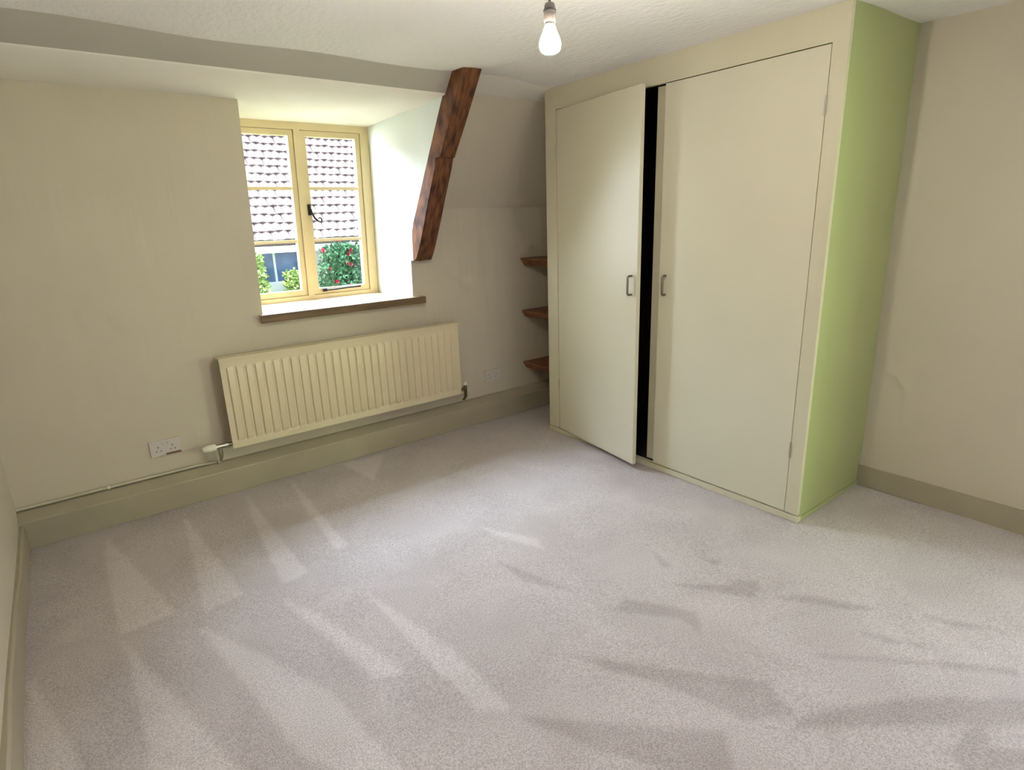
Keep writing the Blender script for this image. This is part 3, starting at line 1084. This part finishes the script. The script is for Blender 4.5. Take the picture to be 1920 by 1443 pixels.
for x in (3.07, 3.47, 3.72):
    box(bm, x - 0.022, x + 0.022, HYF + 0.05, HYF + 0.12, HWZ0 + 0.05, HWZ1 - 0.05)
box(bm, HWX0 + .06, HWX1 - .06, HYF + 0.05, HYF + 0.12, HWZ0, HWZ0 + 0.05)
box(bm, HWX0 + .06, HWX1 - .06, HYF + 0.05, HYF + 0.12, HWZ1 - 0.05, HWZ1)
hw = obj('window', bm, M['white_paint'], house)
pe = [HWX0 + .06, 3.048, 3.092, 3.448, 3.492, 3.698, 3.742, HWX1 - .06]
for k in range(4):
    bm = nb()
    box(bm, pe[2 * k], pe[2 * k + 1], HYF + 0.08, HYF + 0.09, HWZ0 + .05, HWZ1 - .05)
    obj('glass_pane', bm, M['far_glass'], hw)

# roof: deck with individually laid curved clay tiles
PIT = math.radians(48)
EY, EZ = HYF - 0.30, 1.19
up_s = Vector((0, math.cos(PIT), math.sin(PIT)))
nrm = Vector((0, -math.sin(PIT), math.cos(PIT)))
RUN = 7.0
bm = nb()
e0 = Vector((0, EY, EZ)) - nrm * 0.05
e1 = e0 + up_s * RUN
prof = [(e0.y, e0.z), (e1.y, e1.z), (e1.y + 4.6, e0.z + 0.3), (e1.y + 4.6, e0.z + 0.1), (e1.y, e1.z - 0.25), (e0.y + 0.08, e0.z - 0.06)]
prism_x(bm, prof, -4.4, 14.4)
bmesh.ops.triangulate(bm, faces=[f for f in bm.faces if len(f.verts) > 4])
roof = obj('roof', bm, M['tile'], house)
bm = nb()
box(bm, -4.4, 14.4, EY - 0.02, EY + 0.0, EZ - 0.20, EZ - 0.07)
obj('fascia', bm, M['white_paint'], house)

TW, TG, TLEN, TTH = 0.172, 0.228, 0.30, 0.030


def tile_geo(bm, mtx):
    ns = 5
    ring = []
    for v, lift in ((0.0, 0.042), (TLEN, 0.0)):
        top, bot = [], []
        for i in range(ns + 1):
            u = (i / ns - 0.5) * TW * 0.985
            c = 0.026 * math.cos((i / ns - 0.5) * math.pi)
            top.append(bm.verts.new(mtx @ Vector((u, v, lift + c + TTH))))
            bot.append(bm.verts.new(mtx @ Vector((u, v, lift + c * 0.9))))
        ring.append((top, bot))
    (t0, b0), (t1, b1) = ring
    for i in range(ns):
        bm.faces.new((t0[i], t0[i + 1], t1[i + 1], t1[i]))
        bm.faces.new((b0[i], t0[i], t0[i + 1], b0[i + 1]) if False else (b0[i], b0[i + 1], t0[i + 1], t0[i]))
    bm.faces.new((b0[0], t0[0], t1[0], b1[0]))
    bm.faces.new((b0[ns], b1[ns], t1[ns], t0[ns]))


def tile_matrix(r, c):
    rng = random.Random(r * 1000 + c)
    x = 3.05 + c * TW + (TW / 2 if r % 2 else 0) + rng.uniform(-0.006, 0.006)
    o_ = Vector((x, EY, EZ)) + up_s * (r * TG + rng.uniform(-0.012, 0.012)) + nrm * rng.uniform(-0.004, 0.010)
    m3 = Matrix((Vector((1, 0, 0)), up_s, nrm)).transposed()
    return Matrix.Translation(o_) @ m3.to_4x4() @ Matrix.Rotation(rng.uniform(-0.035, 0.035), 4, 'Z')


bm = nb()
tile_geo(bm, Matrix.Identity(4))
first = obj('roof_tile', bm, M['tile'], roof)
tile_me = first.data
NR, NC = 15, 20
cnt = 0
single = set()
for r in range(NR):
    off = int(r * 0.10)
    for c in range(NC):
        single.add((r, c + off))
for i, (r, c) in enumerate(sorted(single)):
    o = first if i == 0 else first.copy()
    if i:
        COL.objects.link(o)
        o.parent = roof
    o.matrix_basis = tile_matrix(r, c)
bm = nb()
for r in range(0, 30):
    for c in range(-22, 48):
        if (r, c) not in single:
            tile_geo(bm, tile_matrix(r, c))
tag(obj('roof_tiles', bm, M['tile'], house), kind='stuff')


# climbing rose and shrubs against the cottage wall
def leaf_cloud(bm, n, fn, size, seed):
    rng = random.Random(seed)
    for _ in range(n):
        p = Vector(fn(rng))
        d = Vector((rng.uniform(-1, 1), rng.uniform(-1.2, 0.2), rng.uniform(-0.8, 0.9))).normalized()
        s = d.orthogonal().normalized()
        s = Matrix.Rotation(rng.uniform(0, 6.28), 3, d) @ s
        nn = d.cross(s)
        L = size * rng.uniform(0.7, 1.3)
        W = L * 0.36
        a0 = bm.verts.new(p)
        a1 = bm.verts.new(p + d * L * 0.5 + s * W + nn * 0.01)
        a2 = bm.verts.new(p + d * L)
        a3 = bm.verts.new(p + d * L * 0.5 - s * W + nn * 0.01)
        am = bm.verts.new(p + d * L * 0.5 - nn * 0.01)
        bm.faces.new((a0, a1, am))
        bm.faces.new((a1, a2, am))
        bm.faces.new((a2, a3, am))
        bm.faces.new((a3, a0, am))


PY = EY - 0.10               # back of the planting, clear of the eaves


def shrub(name, label, cat, cx, half, z_top, depth, n, size, m, seed, flowers=0):
    root = empty(name, (cx, PY - depth * 0.5, GZ), label, cat)
    rng = random.Random(seed)
    bm = nb()
    for k in range(7):
        x = cx + rng.uniform(-half, half) * 0.7
        pts = []
        for t in range(6):
            f = t / 5
            pts.append((cx + (x - cx) * (0.3 + 0.7 * f) + rng.uniform(-0.04, 0.04), PY - depth * 0.5 + rng.uniform(-0.05, 0.05), GZ + (z_top - 0.15 - GZ) * f))
        tube(bm, pts, [0.03 * (1 - 0.7 * t / 5) for t in range(6)], 6)
    obj('stems', bm, M['stem'], root)

    def fn(r):
        z = GZ + 0.3 + (z_top - GZ - 0.3) * (r.random() ** 0.75)
        f = (z - GZ) / (z_top - GZ)
        w = half * (0.75 + 0.25 * math.sin(f * 3.0)) * (1.0 if f < 0.9 else 0.85)
        x = cx + r.uniform(-1, 1) * w
        return (x, PY - 0.04 - r.random() * depth, z - 0.08 * abs(math.sin((x - cx) * 5.3)))
    bm = nb()
    leaf_cloud(bm, n, fn, size, seed + 1)
    tag(obj('foliage', bm, m, root), kind='stuff')
    return root


rose = shrub('rose_bush', 'tall dark green rose bush with crimson blooms before the cottage wall', 'rose bush', 4.93, 0.58, 1.13, 0.35, 5200, 0.10, M['leaf'], 11)
shrub('garden_shrub', 'mixed green and yellow shrub below the cottage window', 'shrub', 3.88, 0.27, 0.64, 0.35, 2000, 0.10, M['light_leaf'], 23)
shrub('garden_shrub', 'light green shrub at the far left of the cottage window', 'shrub', 3.10, 0.25, 1.02, 0.35, 2200, 0.10, M['light_leaf'], 31)

bm = nb()
rng = random.Random(5)
for ring_i, (rad_, cnt_, hgt) in enumerate(((0.045, 6, 0.010), (0.030, 5, 0.024), (0.014, 4, 0.034))):
    for k in range(cnt_):
        a_ = 2 * math.pi * k / cnt_ + ring_i * 0.5
        c0 = Vector((0, 0, 0))
        t_ = Vector((math.cos(a_), math.sin(a_), 0))
        s_ = Vector((-math.sin(a_), math.cos(a_), 0))
        v0 = bm.verts.new(c0)
        v1 = bm.verts.new(t_ * rad_ * 0.8 + s_ * rad_ * 0.6 + Vector((0, 0, hgt)))
        v2 = bm.verts.new(t_ * rad_ * 1.15 + Vector((0, 0, hgt * 1.3)))
        v3 = bm.verts.new(t_ * rad_ * 0.8 - s_ * rad_ * 0.6 + Vector((0, 0, hgt)))
        bm.faces.new((v0, v1, v2))
        bm.faces.new((v0, v2, v3))
fl = obj('bloom', bm, M['rose'], rose)
spots = [(4.98, 1.19), (5.22, 0.98), (5.28, 0.93), (5.17, 0.90), (5.12, 0.72), (5.20, 0.68), (4.72, 0.62), (5.05, 0.24), (5.13, 0.25), (4.62, 1.0),
         (5.45, 0.85), (4.85, 0.35), (5.52, 0.45), (5.38, 0.10), (4.75, 0.05)]
for i, (x, z) in enumerate(spots):
    o = fl if i == 0 else fl.copy()
    if i:
        COL.objects.link(o)
        o.parent = rose
        o.matrix_parent_inverse = fl.matrix_parent_inverse
    s_ = rng.uniform(0.6, 0.95)
    o.matrix_basis = Matrix.Translation((x * 0.965, PY - 0.40, z)) @ Matrix.Rotation(math.radians(75 + rng.uniform(-20, 20)), 4, 'X') @ Matrix.Rotation(rng.uniform(-0.5, 0.5), 4, 'Y') @ Matrix.Scale(s_, 4)
